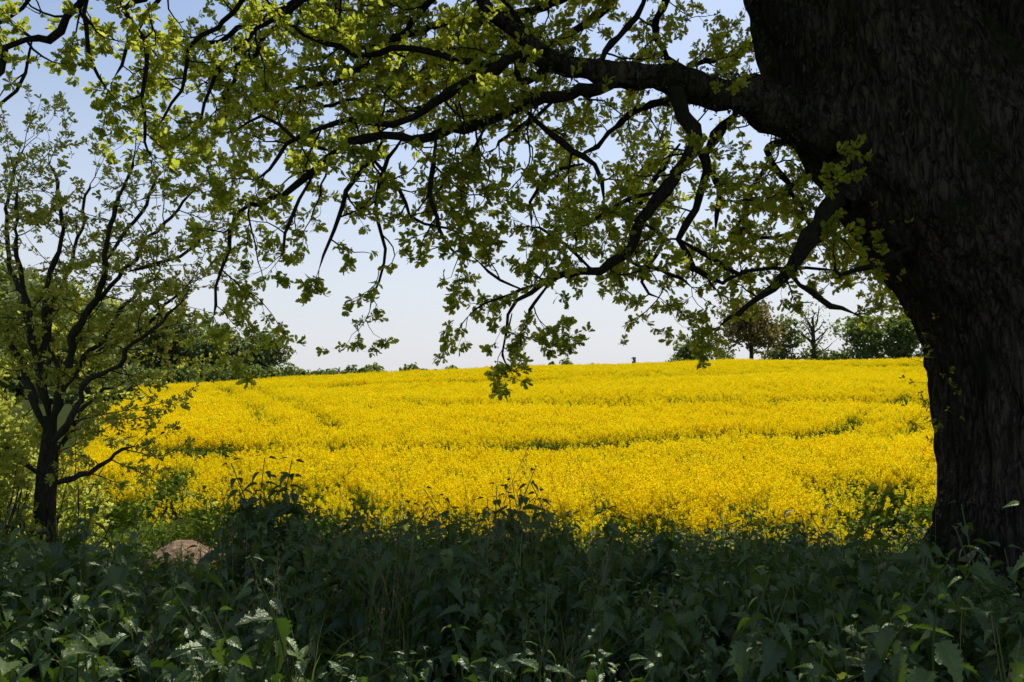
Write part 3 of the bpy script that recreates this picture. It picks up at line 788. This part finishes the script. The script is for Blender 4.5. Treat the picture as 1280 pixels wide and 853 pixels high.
for i in range(70):
    px=-170+i*6.9+U(-8,8)
    d=U(70,112) if px<140 else U(124,134)
    py=np.interp(px,[-160,0,60,130,190,250,310],[300,322,346,376,388,403,428])+U(-10,14)
    top=sv(px,py,d); x=top.x
    if px<140 and x > -7.6-.40*(d-14)-1.5: x=-7.6-.40*(d-14)-U(2,6)
    g=tz(x,d); H_=top.z-g; w=U(6,9)
    tube(wm,[(x,d,g-.3,.22),(x,d,g+H_*.8,.06)],6,1)
    lob=[]
    for j in range(9):
        t=U(0,1); a=U(0,6.3); r=w*.4*U(.2,1); lr=w*U(.15,.26)
        lob.append((x+math.cos(a)*r,d+math.sin(a)*r,g+H_*(.12+.76*t),lr,lr,lr))
    lob.append((x,d,g+H_-w*.22,w*.25,w*.25,w*.22))
    far_crown(wm,lob,1100,.40)
wm.obj('woodland',[M_far1,M_bark2])
def hedge(name, rows, mat, n=600):
    hm=MB()
    for px,py,wpx,d in rows:
        top=sv(px,py,d); g=tz(top.x,d); w=wpx*K*d*.5; h=(top.z-g)
        far_crown(hm,[(top.x,d,g+h*.5,w,w*.8,h*.5)],n,.28,0,.2)
    hm.obj(name,[mat])
rows=[(px,464-(px-380)*.02+U(-6,3),U(18,32),U(122,128)) for px in range(355,480,9)]
rows+=[(px,463+U(-3,3),U(10,20),127) for px in range(480,610,13)]
rows+=[(515,455,26,127),(565,456,18,127),(440,456,22,125),(462,456,18,127)]
rows+=[(px,460+U(-8,5),30,120-(360-px)*.12) for px in range(180,370,12)]
hedge('field_hedge',rows,M_far2)
rows=[(707,449,20,136),(690,453,12,136),(890,432,30,145),(905,430,30,146),(845,446,24,146),(740,455,14,136)]
rows+=[(px,439+U(-6,3),24,146) for px in range(960,1230,13)]
hedge('skyline_scrub',rows,M_far2)

# ------------------------------------------------------------------ light, sky, camera
EL=math.radians(52); AZ=math.radians(20)
w=bpy.data.worlds.new('World'); scene.world=w; w.use_nodes=True
nt=w.node_tree; nt.nodes.clear(); N=nt.nodes; L=nt.links
sk=N.new('ShaderNodeTexSky'); sk.sky_type='NISHITA'; sk.sun_disc=False
sk.sun_elevation=EL; sk.sun_rotation=AZ; sk.air_density=1.0; sk.dust_density=1.0; sk.ozone_density=2.0; sk.altitude=50
tcw=N.new('ShaderNodeTexCoord'); sx=N.new('ShaderNodeSeparateXYZ'); L.new(tcw.outputs['Generated'],sx.inputs[0])
mr=N.new('ShaderNodeMapRange'); mr.interpolation_type='SMOOTHSTEP'
mr.inputs['From Min'].default_value=-.06; mr.inputs['From Max'].default_value=.46; mr.inputs['To Min'].default_value=.95; mr.inputs['To Max'].default_value=.05
L.new(sx.outputs['Z'],mr.inputs['Value'])
mx=N.new('ShaderNodeMix'); mx.data_type='RGBA'; L.new(mr.outputs[0],mx.inputs[0])
gn=N.new('ShaderNodeMix'); gn.data_type='RGBA'; gn.blend_type='MULTIPLY'; gn.inputs[0].default_value=1; gn.inputs[7].default_value=(1.15,1.15,1.15,1)
L.new(sk.outputs[0],gn.inputs[6]); L.new(gn.outputs[2],mx.inputs[6]); mx.inputs[7].default_value=(6.5,6.6,7.15,1)
bg=N.new('ShaderNodeBackground'); bg.inputs['Strength'].default_value=.115
wo=N.new('ShaderNodeOutputWorld')
L.new(mx.outputs[2],bg.inputs[0]); L.new(bg.outputs[0],wo.inputs[0])
sl=bpy.data.lights.new('sun','SUN'); sl.energy=5.0; sl.angle=math.radians(.5); sl.color=(1,.96,.88)
so=bpy.data.objects.new('sun',sl); scene.collection.objects.link(so)
Sd=Vector((math.sin(AZ)*math.cos(EL),math.cos(AZ)*math.cos(EL),math.sin(EL)))
so.rotation_euler=Sd.to_track_quat('Z','Y').to_euler(); so.location=Sd*60

cam=bpy.data.cameras.new('camera'); cam.lens=30; cam.sensor_width=36; cam.clip_end=8000; cam.clip_start=.05
co=bpy.data.objects.new('camera',cam); scene.collection.objects.link(co)
co.location=(0,0,CAM_Z); co.rotation_euler=(math.pi/2+PITCH,0,0)
scene.camera=co
